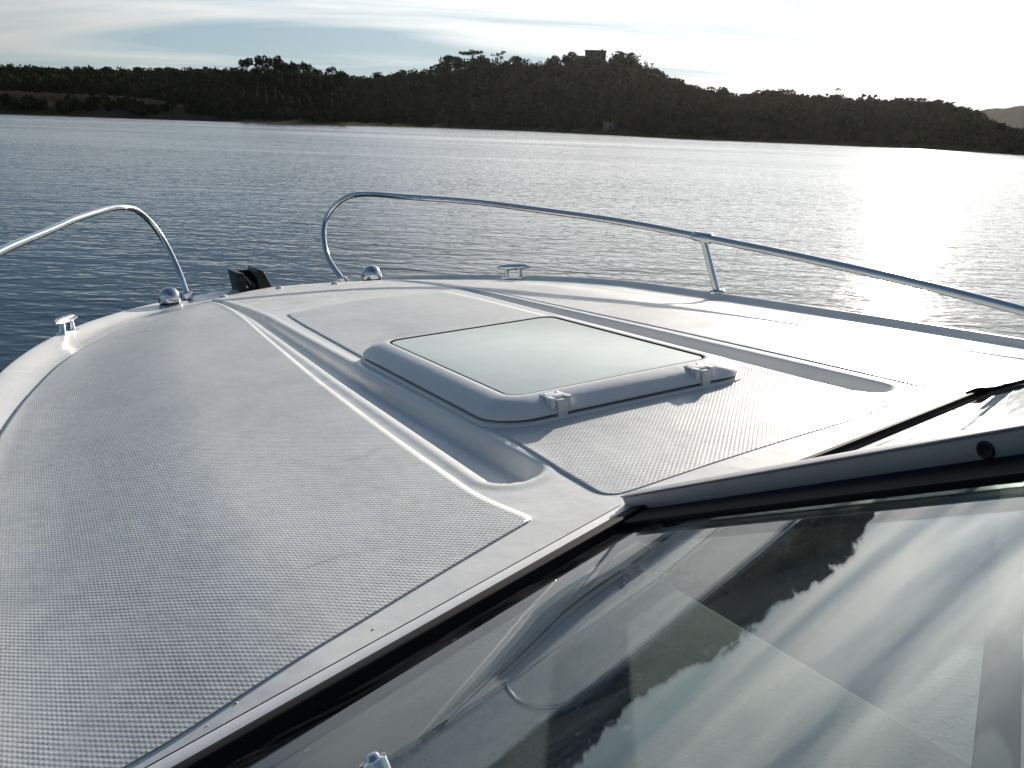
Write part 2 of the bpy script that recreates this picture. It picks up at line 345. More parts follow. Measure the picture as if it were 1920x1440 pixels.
# ---- deck hatch
def rrect(x0, x1, y0, y1, r, z, seg=8, skew=0.0):
    pts = []
    for cx_, cy_, a0 in ((x1 - r, y1 - r, 0), (x0 + r, y1 - r, 90), (x0 + r, y0 + r, 180), (x1 - r, y0 + r, 270)):
        for i in range(seg + 1):
            t = R(a0 + 90 * i / seg); pts.append((cx_ + r * math.cos(t), cy_ + r * math.sin(t)))
    return [u((x, y, z + float(zs(x, y)) * 0.5 + 0.004)) for x, y in pts]
hx0, hx1, hy0, hy1 = -0.675, 0.560, 2.775, 4.395
def hring(d, z, r=0.17): return rrect(hx0 + d, hx1 - d, hy0 + d, hy1 - d, max(0.02, r - d * 0.75), z * 0.74)
hatch = empty('hatch'); hatch.parent = boat
mb = MB(); mb.rings([hring(-0.015, -0.02), hring(-0.015, 0.012), hring(-0.006, 0.022), hring(0.03, 0.024)]); mb.build('hatch_base', M['plastic'], hatch)
mb = MB(); mb.rings([hring(0.018, 0.02), hring(0.018, 0.042)]); mb.build('hatch_seal', M['rubber'], hatch)
mb = MB(); mb.rings([hring(0.03, 0.034), hring(0.000, 0.036), hring(-0.004, 0.048), hring(0.006, 0.064), hring(0.035, 0.090), hring(0.075, 0.109), hring(0.105, 0.117), hring(0.122, 0.118), hring(0.126, 0.116), hring(0.128, 0.085)], cap_last=True); mb.build('hatch_frame', M['plastic'], hatch)
mb = MB(); mb.rings([hring(0.1285, 0.0855), hring(0.1285, 0.1165), hring(0.131, 0.1165), hring(0.131, 0.110), hring(0.140, 0.110), hring(0.140, 0.0855)], cap_last=False); mb.build('glass_gasket', M['rubber'], hatch)
mb = MB(); mb.rings([hring(0.1405, 0.0855), hring(0.1405, 0.1115), hring(0.146, 0.113)]); mb.build('hatch_pane', M['acrylic'], hatch)
def hinge(x):
    g = MB(); y = hy0 + 0.035
    g.box(u((x, y + 0.035, 0.0905)), u((0.042, 0.036, 0.005)))
    for s in (-1, 1): g.box(u((x + s * 0.034, y - 0.010, 0.076)), u((0.010, 0.022, 0.020)))
    g.box(u((x, y - 0.024, 0.054)), u((0.020, 0.018, 0.036)))
    g.tube([u((x - 0.052, y - 0.010, 0.086)), u((x + 0.052, y - 0.010, 0.086))], 0.0095 * K, 12)
    for s in (-1, 1): g.tube([u((x + s * 0.026, y + 0.05, 0.095)), u((x + s * 0.026, y + 0.05, 0.0975))], 0.007 * K, 10)
    g.build('hatch_hinge', M['plastic'], hatch, bevel=0.0014)
hinge(-0.40); hinge(0.29)

# ---- bow rails
RAD = 0.0145
def rail(side, pts, tailpts):
    P = catmull(pts + tailpts, 8)
    g = MB(); g.tube([u(p) for p in P], RAD, 18); o = g.build('bow_rail', M['chrome'], boat)
    b = pts[0]; f = MB(); ring = lambda r, z: [u((b[0] + r * math.cos(t), b[1] + r * math.sin(t), b[2] + z)) for t in np.linspace(0, 2 * math.pi, 21)[:-1]]
    f.rings([ring(0.062, -0.05), ring(0.062, 0.006), ring(0.05, 0.016), ring(0.03, 0.02)]); f.build('rail_foot', M['chrome'], o)
    return o
SP = [[0.793, 9.298, -0.22], [0.782, 9.691, -0.009], [0.839, 9.919, 0.266], [0.944, 9.932, 0.464], [1.091, 9.766, 0.603], [1.255, 9.515, 0.63], [1.461, 8.942, 0.596], [1.882, 8.15, 0.530], [2.10, 7.30, 0.462], [2.291, 6.256, 0.382], [2.438, 5.358, 0.286], [2.537, 4.468, 0.193], [2.594, 3.654, 0.102], [2.627, 2.926, 0.008]]
PO = [[-0.793, 9.302, -0.189], [-0.782, 9.69, -0.013], [-0.839, 9.917, 0.25], [-0.944, 9.932, 0.477], [-1.092, 9.767, 0.634], [-1.255, 9.517, 0.679], [-1.463, 8.945, 0.680], [-1.70, 8.40, 0.650], [-1.894, 7.827, 0.612], [-2.247, 6.684, 0.551], [-2.41, 5.9, 0.49], [-2.50, 5.358, 0.44], [-2.56, 4.6, 0.34], [-2.60, 3.654, 0.2], [-2.627, 2.926, 0.02]]
rs = rail(1, SP, [[2.64, 2.45, -0.06], [2.63, 2.2, -0.16]]); rp = rail(-1, PO, [[-2.64, 2.45, -0.05], [-2.63, 2.2, -0.16]])
def stanchion(par, top, foot):
    g = MB(); t = Vector(top); b = Vector(foot)
    g.tube([u(b), u(b.lerp(t, 0.5)), u(t)], RAD * 0.92, 14)
    o = g.build('stanchion', M['chrome'], par); return o
def collar(par, p, q, r):
    d = (Vector(q) - Vector(p)).normalized(); c = Vector(p); g = MB()
    g.tube([u(c - d * 0.09), u(c - d * 0.075), u(c + d * 0.075), u(c + d * 0.09)], [RAD * 1.05, r, r, RAD * 1.05], 16); g.build('rail_collar', M['chrome'], par)
def foot(par, p, r=0.065):
    ring = lambda rr, z: [u((p[0] + rr * math.cos(t), p[1] + rr * math.sin(t), p[2] + z)) for t in np.linspace(0, 2 * math.pi, 21)[:-1]]
    f = MB(); f.rings([ring(r, -0.05), ring(r, 0.005), ring(r * 0.8, 0.016), ring(r * 0.5, 0.02)]); f.build('rail_foot', M['chrome'], par)
for par, s, dz in ((rs, 1, 0), (rp, -1, 0.15)):
    top = (s * (2.438 if s > 0 else 2.50), 5.358, 0.286 + dz); ft = (s * 2.50, 5.27, -0.128)
    stanchion(par, top, ft); collar(par, top, (s * 2.56, 4.55, 0.193 + dz), RAD * 1.32); foot(par, ft)

# ---- bow fittings
def bow_light(s):
    g = MB(); x0, y0 = s * 1.0037, 8.9274; z0 = float(deck_z(np.array(x0), np.array(y0))); rings = []
    for r, z in ((0.112, -0.04), (0.112, 0.012), (0.104, 0.02)):
        rings.append([u((x0 + r * math.cos(t), y0 + 1.12 * r * math.sin(t), z0 + z)) for t in np.linspace(0, 2 * math.pi, 33)[:-1]])
    g.rings(rings); o = g.build('bow_light', M['chrome'], boat)
    d = MB(); rings = []
    for k in range(10):
        a_ = k / 9 * math.pi / 2; r = 0.104 * math.cos(a_) ** 0.8 + 0.002; z = 0.045 + 0.135 * math.sin(a_)
        rings.append([u((x0 + r * math.cos(t) , y0 + 1.1 * r * math.sin(t) - 0.02 * math.sin(a_), z0 + z)) for t in np.linspace(0, 2 * math.pi, 33)[:-1]])
    d.rings(rings); d.build('light_housing', M['chrome'], o)
    d = MB(); d.rings([[u((x0 + r * math.cos(t), y0 + 1.1 * r * math.sin(t), z0 + z)) for t in np.linspace(0, 2 * math.pi, 33)[:-1]] for r, z in ((0.097, 0.015), (0.097, 0.05))]); d.build('lens', M['lens'], o)
bow_light(1); bow_light(-1)
def cleat(s):
    x0, y0 = s * 1.93, 7.50; z0 = float(deck_z(np.array(x0), np.array(y0))) + 0.0
    t = Vector((-s * 0.42, 0.9, -0.05)).normalized(); c = Vector((x0, y0, z0)); zup = Vector((0, 0, 1)); g = MB()
    for k in (-0.075, 0.075): g.tube([u(c + t * k * 1.25 - zup * 0.03), u(c + t * k * 1.1 + zup * 0.03), u(c + t * k + zup * 0.085)], [0.034 * K, 0.024 * K, 0.024 * K], 12)
    bar = [(-0.19, 0.098, 0.012), (-0.14, 0.103, 0.022), (-0.07, 0.10, 0.030), (0.07, 0.10, 0.030), (0.14, 0.103, 0.022), (0.19, 0.098, 0.012)]
    g.tube([u(c + t * k + zup * z) for k, z, r in bar], [r * K for k, z, r in bar], 12)
    o = g.build('cleat', M['chrome'], boat)
    d = MB(); sx = t.cross(zup)
    d.box(u(c + zup * -0.005), u((0.13, 0.035, 0.018)), (t, sx, zup)); d.build('cleat_plate', M['chrome'], o, bevel=0.002)
cleat(1); cleat(-1)
# bow roller: two black cheeks, roller and the anchor shank end
g = MB(); 
def plate(x, pts, th=0.018):
    n = len(pts); vs = [u((x - th, y, z)) for y, z in pts] + [u((x + th, y, z)) for y, z in pts]
    g.add(vs, [tuple(range(n - 1, -1, -1)), tuple(range(n, 2 * n))] + [(i, (i + 1) % n, n + (i + 1) % n, n + i) for i in range(n)])
def wedge(prof, y0, y1):
    n = len(prof); vs = [u((x, y0, z)) for x, z in prof] + [u((x, y1, z)) for x, z in prof]
    g.add(vs, [tuple(range(n - 1, -1, -1)), tuple(range(n, 2 * n))] + [(i, (i + 1) % n, n + (i + 1) % n, n + i) for i in range(n)])
wedge([(-0.215, -0.42), (-0.165, -0.42), (-0.195, -0.07), (-0.250, -0.06)], 9.42, 9.98)
wedge([(-0.06, -0.42), (0.13, -0.42), (0.10, -0.28), (0.02, -0.075), (-0.035, -0.045), (-0.055, -0.09)], 9.45, 9.92)
wedge([(-0.20, -0.115), (-0.04, -0.115), (-0.04, -0.085), (-0.20, -0.08)], 9.86, 9.94)
g.box(u((-0.08, 9.68, -0.40)), u((0.14, 0.36, 0.03)))
rl = g.build('bow_roller', M['black'], boat, bevel=0.002)
g = MB(); g.tube([u((-0.18, 9.98, -0.16)), u((0.02, 9.98, -0.16))], 0.07 * K, 16); g.build('roller', M['rubber'], rl)
g = MB(); g.tube([u((-0.12, 9.45, -0.22)), u((-0.12, 9.7, -0.17)), u((-0.11, 9.95, -0.17))], 0.035 * K, 10); g.build('pulpit_pin', M['black'], rl)
# small deck fasteners seen as pale specks
for x, y in ((0.30, 9.05), (-0.1, 8.35), (0.33, 8.0), (-0.62, 8.3)):
    z = float(deck_z(np.array(x), np.array(y))); g = MB()
    g.rings([[u((x + r * math.cos(t), y + r * math.sin(t), z + h)) for t in np.linspace(0, 2 * math.pi, 17)[:-1]] for r, h in ((0.035, -0.01), (0.033, 0.012), (0.02, 0.02))]); g.build('deck_cap', M['plastic'], boat)

# ---- drops of water on the gelcoat beside the windscreen
dr = random.Random(3)
for x, y in [(-1.887, 1.746), (-1.835, 1.727), (-1.928, 1.60), (-1.871, 1.677), (-1.512, 1.785), (-1.90, 1.70)]:
    z = float(deck_z(np.array(x), np.array(y))); r0 = dr.uniform(0.002, 0.004); g = MB(); rings = []
    for k in range(6):
        a_ = k / 5 * math.pi / 2; rings.append([u((x + r0 * math.cos(a_) * math.cos(t) + 1e-4, y + r0 * 1.2 * math.cos(a_) * math.sin(t), z + r0 * 0.55 * math.sin(a_))) for t in np.linspace(0, 2 * math.pi, 15)[:-1]])
    g.rings(rings); g.build('water_drop', M['drop'], boat)

# ---- windscreen
ws = empty('windscreen'); ws.parent = boat
def frame_prism(name, p, q, ax_w, ax_h, w0, w1, h0, h1, m, bev=0.002, par=None):
    p, q = Vector(p), Vector(q); aw, ah = Vector(ax_w), Vector(ax_h); g = MB()
    vs = [u(b + aw * w + ah * h) for b in (p, q) for w, h in ((w0, h0), (w1, h0), (w1, h1), (w0, h1))]
    g.add(vs, [(3, 2, 1, 0), (4, 5, 6, 7), (0, 1, 5, 4), (1, 2, 6, 5), (2, 3, 7, 6), (3, 0, 4, 7)]); return g.build(name, m, par or ws, bevel=bev)
def pane(pts, n):
    n = Vector(n); g = MB(); t = 0.012; k = len(pts)
    vs = [u(Vector(p)) for p in pts] + [u(Vector(p) - n * t) for p in pts]
    g.add(vs, [tuple(range(k)), tuple(range(2 * k - 1, k - 1, -1))] + [(i, (i + 1) % k, k + (i + 1) % k, k + i) for i in range(k)])
    return g.build('window_pane', M['glass'], ws, smooth=False)
TOP = 1.72
B1x = B1 - e1 * 0.22
def twisted_pane(ns_=48, nt_=40, twist=2.3, th=0.012):
    """the port pane flattens a little towards the beam, as a moulded screen does"""
    P = np.zeros((ns_, nt_, 3)); Q = np.zeros_like(P)
    for i, q in enumerate(np.linspace(0, 1, ns_)):
        sa = -1.50 * q; dl_ = R(-twist * (-sa / 1.3) ** 1.5); up = up1 * math.cos(dl_) + n1 * math.sin(dl_); nn = n1 * math.cos(dl_) - up1 * math.sin(dl_)
        a_ = -0.223 * (1 - q)
        for j, t in enumerate(np.linspace(0.03 + 0.055 * q, TOP * 0.976, nt_)):
            P[i, j] = B0 + e1 * sa + (up + e1 * a_) * t; Q[i, j] = P[i, j] - nn * th
    V = np.concatenate([P.reshape(-1, 3), Q.reshape(-1, 3)]) * K; n = ns_ * nt_
    a_ = (np.arange(ns_ - 1)[:, None] * nt_ + np.arange(nt_ - 1)[None]).ravel()
    top = np.stack([a_, a_ + 1, a_ + nt_ + 1, a_ + nt_], 1); F = np.concatenate([top, top[:, ::-1] + n])
    return mesh_np('window_pane', V, F, M['glass'], ws)
twisted_pane()
pane([BC + up2 * 0.02, C1 + up2 * 0.02, C1 + m2dir * TOP, BC + mdir * TOP], n2)
pane([C1 + up3 * 0.02, D1 + up3 * 0.02, D1 + up3 * TOP * 0.9, C1 + m2dir * TOP], n3)
# base mouldings: black bead, silver trim, rubber gasket
aft1 = np.array([up1[0], up1[1], 0]); aft1 /= np.linalg.norm(aft1); aft1 = aft1 - e1 * (aft1 @ e1); nd1 = np.cross(e1, aft1); nd1 *= np.sign(nd1[2])
B1m = B1x + aft1 * 0.045 + np.array([0, 0, 0.026])
frame_prism('base_bead', B1m, B0, aft1, nd1, -0.052, -0.038, -0.09, 0.016, M['rubber'], 0.001)
frame_prism('base_trim', B1m, B0, aft1, nd1, -0.0375, 0.004, -0.09, 0.024, M['plastic'], 0.002)
frame_prism('base_gasket', B1x + up1 * 0.048, B0 - e1 * 0.01, up1, n1, 0.0065, 0.080, -0.03, 0.026, M['rubber'], 0.004)
frame_prism('base_trim', BC + e2 * 0.003, C1, up2, n2, -0.02, 0.012, -0.05, 0.010, M['plastic'], 0.002)
frame_prism('base_gasket', BC + e2 * 0.003, C1 - e2 * 0.03, up2, n2, 0.0125, 0.065, -0.02, 0.016, M['rubber'], 0.003)
frame_prism('base_trim', C1 + e3 * 0.003, D1, up3, n3, -0.03, 0.012, -0.05, 0.014, M['plastic'], 0.002)
frame_prism('base_gasket', C1 - e3 * 0.01, D1, up3, n3, 0.0125, 0.075, -0.02, 0.022, M['rubber'], 0.003)
# mullion between port and centre panes
mside = np.cross(mdir, n1); mside *= np.sign(mside[0]); mside /= np.linalg.norm(mside)
mu = frame_prism('mullion', B0 - mdir * 0.02, B0 + mdir * TOP, mside, n1, -0.006, 0.028, -0.02, 0.055, M['alu'], 0.002)
frame_prism('mullion_cap', B0 - mdir * 0.02, B0 + mdir * TOP, mside, n1, -0.010, 0.032, 0.0555, 0.060, M['alu'], 0.001, mu)
frame_prism('mullion_gasket', B0 + mdir * 0.05, B0 + mdir * TOP, mside, n1, -0.115, -0.0065, 0.0005, 0.016, M['rubber'], 0.003)
sp = B0 + mdir * 1.13 + n1 * 0.030 - mside * 0.0065
g = MB(); ax = Vector(mside); a1 = Vector(mdir); a2 = Vector(n1); spv = Vector(sp)
g.rings([[u(spv - ax * h + (a1 * math.cos(t) + a2 * math.sin(t)) * r) for t in np.linspace(0, 2 * math.pi, 21)[:-1]] for r, h in ((0.016, -0.004), (0.016, 0.002), (0.013, 0.004), (0.006, 0.002))]); g.build('screw_head', M['black'], mu)
ms2 = np.cross(m2dir, n3); ms2 *= np.sign(ms2[0]); ms2 /= np.linalg.norm(ms2)
frame_prism('mullion', C1 + m2dir * 0.05, C1 + m2dir * TOP, ms2, n2, -0.02, 0.02, 0.0005, 0.012, M['rubber'], 0.001)
# small clamp bolt on the port glass
cb = Vector(B0 + e1 * -1.21 + up1 * 0.60); g = MB(); ae, au, an = Vector(e1), Vector(up1), Vector(n1)
g.rings([[u(cb + an * h + (ae * math.cos(t) + au * math.sin(t)) * r) for t in np.linspace(0, 2 * math.pi, 21)[:-1]] for r, h in ((0.020, -0.02), (0.020, 0.003), (0.012, 0.005), (0.010, 0.010), (0.006, 0.012))]); g.build('glass_bolt', M['chrome'], ws)

# ---- cockpit parts seen through the glass
def slab(name, pts, th, m, par):
    g = MB(); k = len(pts); vs = [u(p) for p in pts] + [u((p[0], p[1], p[2] - th)) for p in pts]
    g.add(vs, [tuple(range(k)), tuple(range(2 * k - 1, k - 1, -1))] + [(i, (i + 1) % k, k + (i + 1) % k, k + i) for i in range(k)]); return g.build(name, m, par, bevel=0.006)
slab('dashboard', [(-2.2, 1.42, -0.16), (-0.80, 1.82, -0.06), (-0.84, 0.72, 0.0), (-0.85, -0.9, 0.0), (-2.25, -0.9, 0.0)], 0.25, M['dash'], boat)
slab('cabin_liner', [(-0.78, 1.80, -0.30), (1.0, 1.98, -0.28), (2.1, 1.7, -0.30), (2.2, -1.6, -0.34), (-0.78, -1.6, -0.34)], 0.08, M['liner'], boat)
g = MB(); g.tube([u((-1.242 - 0.3, 0.489 - 0.19, 0.34 + 0.033)), u((-1.242, 0.489, 0.34)), u((-0.556, 0.921, 0.265)), u((-0.27, 1.101, 0.235))], 0.0115, 14); g.build('brace_tube', M['greytube'], boat)

# ------------------------------------------------------------------ water
ring_r = np.concatenate([[0.0], np.geomspace(3, 9000, 60)]); A = np.linspace(0, 2 * np.pi, 97)[:-1]
V = [(0, 0, 0)] + [(r * math.sin(t), r * math.cos(t), 0) for r in ring_r[1:] for t in A]
g = MB(); nA = len(A)
g.add(V, [(0, 1 + (j + 1) % nA, 1 + j) for j in range(nA)] + [(1 + i * nA + j, 1 + i * nA + (j + 1) % nA, 1 + (i + 1) * nA + (j + 1) % nA, 1 + (i + 1) * nA + j) for i in range(len(ring_r) - 2) for j in range(nA)])
tag(g.build('lake_water', M['water']), kind='structure')

# ------------------------------------------------------------------ land: shore distance and ridge (azimuth from straight ahead, clockwise)
sh = np.array([(-60, 360), (-36, 330), (-29, 300), (-22, 305), (-17, 300), (-11, 320), (-3.9, 400), (-0.6, 390), (4, 320), (9.9, 250), (14, 247), (20, 238), (23, 222), (28.5, 186), (35, 160), (50, 150)], float)
rg = np.array([(-60, 2.0, 520), (-36, 2.01, 520), (-29.1, 2.19, 520), (-25.2, 2.28, 520), (-21.1, 2.48, 520), (-16.9, 2.72, 520), (-13.7, 2.79, 520), (-10.9, 2.66, 520), (-9.36, 2.58, 530), (-8.4, 2.8, 535), (-7.1, 3.0, 540), (-5.85, 3.25, 550), (-4.9, 3.68, 560), (-3.3, 3.95, 560), (-1.4, 4.03, 560), (0, 3.93, 560), (.6, 3.82, 560), (1.9, 4.05, 560), (2.8, 4.17, 560), (3.8, 4.27, 560), (5.06, 4.33, 560), (5.7, 4.28, 555), (6.35, 4.2, 550), (7.0, 3.8, 540), (8.6, 3.36, 500), (10.26, 2.83, 430), (10.9, 2.47, 410), (12, 2.45, 400), (12.8, 2.3, 390), (14, 2.44, 385), (15.2, 2.47, 380), (16.4, 2.36, 375), (18.5, 2.36, 360), (20, 2.3, 350), (21.1, 2.24, 340), (22.2, 2.17, 330), (23.9, 2.08, 310), (25, 1.88, 295), (26.1, 1.48, 275), (27, 0.85, 250), (28.4, 0.3, 215), (35, 0.1, 190), (50, 0.1, 180)], float)
def shore(az): return np.interp(az, sh[:, 0], sh[:, 1])
def tree_h(az): return np.interp(az, [-60, -18, -8, 12, 22, 26, 29], [5.0, 5.0, 6.5, 6.5, 5.5, 4.5, 3.0])
def ridge(az):
    d = np.interp(az, rg[:, 0], rg[:, 2]); el = np.interp(az, rg[:, 0], rg[:, 1])
    return d, np.maximum(0.4, CAMZ + d * np.tan(np.radians(el)) - tree_h(az))
def ground(az, r):
    s0 = shore(az); d, h = ridge(az); t = (r - s0) / (d - s0); tt = np.clip(t, 0, 1)
    z = 0.8 * sstep(0, 0.06, t) + (h - 0.8) * (0.35 * tt + 0.65 * sstep(0.0, 1.0, tt))
    z = z + 3.3 * sstep(0.03, 0.09, t) * (1 - sstep(0.3, 0.8, t)) * (1 - sstep(-23, -17, az))
    z = np.where(t > 1, h * (1 - 0.35 * sstep(1, 2.2, t)), z)
    z = np.where(t < 0, np.maximum(-1.5, t * 20), z)
    rnd = 0.9 * np.sin(az * 3.1 + r * 0.05) * np.sin(az * 1.7 - r * 0.031) * np.clip(t, 0, 0.9) * (t < 0.9)
    return z + rnd
def polar(az, r): return r * np.sin(np.radians(az)), r * np.cos(np.radians(az))
az = np.arange(-58, 48.01, 0.25); tt = np.concatenate([np.linspace(-0.05, 0.1, 10), np.linspace(0.13, 1, 26), np.linspace(1.1, 2.4, 10)])
AZ, T = np.meshgrid(az, tt, indexing='ij'); RR = shore(AZ) + T * (ridge(AZ)[0] - shore(AZ)); X, Y = polar(AZ, RR); Z = ground(AZ, RR)
nr, nc = AZ.shape; a = (np.arange(nr - 1)[:, None] * nc + np.arange(nc - 1)[None]).ravel()
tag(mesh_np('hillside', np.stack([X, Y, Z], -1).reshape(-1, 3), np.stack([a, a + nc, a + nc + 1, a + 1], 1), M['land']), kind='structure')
# far ridge on the right
az = np.arange(14, 52, 0.4); fe = np.interp(az, [14, 20, 24.5, 26.4, 27.6, 29.1, 34.7, 52], [1.2, 1.5, 1.72, 1.78, 1.98, 2.1, 2.1, 1.6]); V = []
for k, f in enumerate(np.linspace(0, 1, 14)):
    r = 1150 + 190 * f; x, y = polar(az, r); z = (1300 * np.tan(np.radians(fe)) + 1.6) * np.minimum(1, f * 1.25) ** 0.8 + (0.0 if f == 0 else 1.5) * np.sin(az * 4 + f * 9) + 1.0 * np.sin(az * 11)
    V.append(np.stack([x, y, z - (3 if f == 0 else 0)], 1))
V = np.stack(V); nr, nc = V.shape[:2]; a = (np.arange(nr - 1)[:, None] * nc + np.arange(nc - 1)[None]).ravel()
tag(mesh_np('distant_hills', V.reshape(-1, 3), np.stack([a, a + 1, a + nc + 1, a + nc], 1), M['leaf3']), kind='structure')

# ------------------------------------------------------------------ foliage
def leaf_quads(centers, size, flat=0.0):
    """random small quads, one per centre"""
    n = len(centers); nrm = rng.normal(size=(n, 3)); nrm[:, 2] *= (1 + flat); nrm /= np.linalg.norm(nrm, axis=1)[:, None]
    r = rng.normal(size=(n, 3)); a_ = np.cross(nrm, r); a_ /= np.linalg.norm(a_, axis=1)[:, None]; b_ = np.cross(nrm, a_)
    s = (size * rng.uniform(0.6, 1.35, n))[:, None]; asp = rng.uniform(0.55, 1.0, n)[:, None]
    c = centers
    v = np.stack([c - a_ * s - b_ * s * asp * .3, c - a_ * s * .2 - b_ * s * asp, c + a_ * s - b_ * s * asp * .1, c + a_ * s * .1 + b_ * s * asp], 1)
    return v.reshape(-1, 3), np.arange(4 * n).reshape(n, 4)
def blob(n, c, rad):
    d = rng.normal(size=(n, 3)); d /= np.linalg.norm(d, axis=1)[:, None]; rr = rng.uniform(0.25, 1, n) ** 0.5
    return np.array(c) + d * rr[:, None] * np.array(rad)
house_az, house_d = 4.32, 548.0
hut_az = 5.35
# the wood: many overlapping scrub crowns, read as one mass
nt_ = 5200; taz = rng.uniform(-46, 40, nt_); tq = rng.uniform(0.05, 1.03, nt_)
taz = np.concatenate([taz, rng.uniform(-45, 40, 700)]); tq = np.concatenate([tq, rng.uniform(0.03, 0.09, 700)])
td = shore(taz) + tq * (ridge(taz)[0] - shore(taz))
field = (taz < -18.5) & (tq > 0.065) & (tq < 0.20 - 0.06 * sstep(-27, -19, taz))
near_house = (np.abs(taz - house_az) < 0.9) & (tq > 0.86)
near_hut = (np.abs(taz - hut_az) < 0.5) & (tq < 0.14)
bare = (tq < 0.055) & (np.sin(taz * 2.3) + np.sin(taz * 5.1 + 1) > 0.9)
ok = ~(field | near_house | near_hut | bare); taz, td, tq = taz[ok], td[ok], tq[ok]
tx, ty = polar(taz, td); tz = ground(taz, td)
cent = []
for i in range(len(tx)):
    h = rng.uniform(0.55, 1.0) * tree_h(taz[i]) * (0.55 if tq[i] < 0.09 and taz[i] > -19 else 0.62 if tq[i] < 0.09 else 1.0) * (0.9 if tq[i] > 0.93 else 1.15)
    w = h * rng.uniform(0.42, 0.62)
    cent.append(blob(58, (tx[i], ty[i], tz[i] + h * 0.52), (w, w, h * 0.5)))
v, f = leaf_quads(np.concatenate(cent), 0.68)
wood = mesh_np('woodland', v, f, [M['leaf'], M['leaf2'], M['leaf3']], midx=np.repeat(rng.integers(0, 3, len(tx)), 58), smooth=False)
tag(wood, 'dark scrub woodland covering the hillside along the far shore', 'woodland', kind='stuff')
# reeds and dry grass on the low field at the left
n = 9000; raz = rng.uniform(-46, -18, n); rq = rng.uniform(0.085, 0.18, n); rd = shore(raz) + rq * (ridge(raz)[0] - shore(raz)); x, y = polar(raz, rd); z = ground(raz, rd)
h = rng.uniform(0.5, 1.1, n) * (1 - 0.5 * sstep(-26, -18, raz)); lean = rng.normal(size=(n, 2)) * 0.25
v = np.stack([np.stack([x - .35, y, z], 1), np.stack([x + .35, y, z], 1), np.stack([x + .25 + lean[:, 0], y + lean[:, 1], z + h], 1), np.stack([x - .25 + lean[:, 0], y + lean[:, 1], z + h], 1)], 1).reshape(-1, 3)
tag(mesh_np('reed_bed', v, np.arange(4 * n).reshape(n, 4), M['reed'], smooth=False), 'pale brown dry reeds on the low bank at the far left shore', 'reed bed', kind='stuff')

# single trees that stand out against the sky: trunk + crown
def tree_proto(kind):
    cr = []; tr = MB()
    if kind == 'round':
        for k in range(7):
            cr.append(blob(75, (rng.normal() * .9, rng.normal() * .9, 4.6 + rng.normal() * .6), (1.5, 1.5, 1.2)))
        tr.tube([(0, 0, -1), (0.1, 0, 1.5), (0, .1, 4.4)], [.28, .22, .1], 8); sz = 0.33
        for q in range(4): a_ = q * 1.6; tr.tube([(0.05, 0, 2 + .3 * q), (math.cos(a_) * 1.2, math.sin(a_) * 1.2, 4 + .2 * q)], [.1, .04], 6)
    elif kind == 'umbrella':
        for k in range(8): cr.append(blob(60, (rng.normal() * 1.3, rng.normal() * 1.3, 6.0 + rng.normal() * .25), (1.4, 1.4, .65)))
        tr.tube([(0, 0, -1), (.15, 0, 2.5), (0.05, .1, 5.8)], [.25, .2, .12], 8); sz = 0.30
        for q in range(5): a_ = q * 1.3; tr.tube([(0.08, 0.05, 3.6 + .3 * q), (math.cos(a_) * 1.6, math.sin(a_) * 1.6, 5.8)], [.1, .05], 6)
    elif kind == 'open':
        for k in range(9): cr.append(blob(26, (rng.normal() * 1.4, rng.normal() * 1.4, 4.8 + rng.normal() * .9), (.8, .8, .6)))
        tr.tube([(0, 0, -1), (-.1, 0, 2), (0, .1, 5.4)], [.24, .18, .06], 8); sz = 0.28
        for q in range(6): a_ = q * 1.1; tr.tube([(0, 0, 2.4 + .3 * q), (math.cos(a_) * 1.6, math.sin(a_) * 1.6, 4.2 + .3 * q)], [.09, .03], 6)
    else:                                   # tall sparse tree
        for k in range(13): 
            hh = rng.uniform(5, 13.2); s = 0.5 + 1.3 * (1 - abs(hh - 9) / 6); cr.append(blob(44, (rng.normal() * s * .6, rng.normal() * s * .6, hh), (.9, .9, 1.0)))
        tr.tube([(0, 0, -1), (.1, 0, 4), (0, .1, 13)], [.32, .25, .05], 8); sz = 0.34
        for q in range(9): a_ = q * 2.1; tr.tube([(0.05, 0, 4 + .8 * q), (math.cos(a_) * 1.3, math.sin(a_) * 1.3, 6 + .8 * q)], [.1, .03], 6)
    v, f = leaf_quads(np.concatenate(cr), sz)
    t = empty('tree'); tk = tr.build('trunk', M['bark'], t); c = mesh_np('crown', v, f, M['leaf'], t, smooth=False)
    return t
protos = {}
for kind, k in (('round', 3), ('umbrella', 2), ('open', 2), ('tall', 4)): protos[kind] = [tree_proto(kind) for _ in range(k)]
HT = {'round': 6.6, 'umbrella': 7.0, 'open': 6.8, 'tall': 14.2}
def plant(kind, az_, d, top_el, label, group=None, name='broadleaf_tree', wide=1.0):
    src = protos[kind][random.randrange(len(protos[kind]))]; gz = float(ground(np.array(az_), np.array(d))); top = CAMZ + d * math.tan(R(top_el)); s = max(0.35, (top - gz) / HT[kind])
    if src.get('label') is not None:
        o = src.copy(); C.objects.link(o)
        for ch in src.children: c = ch.copy(); C.objects.link(c); c.parent = o
    else: o = src
    x_, y_ = polar(az_, d); o.location = (x_, y_, gz); o.scale = (s * wide, s * wide, s); o.rotation_euler = (0, 0, random.uniform(0, 6.28)); o.name = name
    tag(o, label, 'tree', group); return o
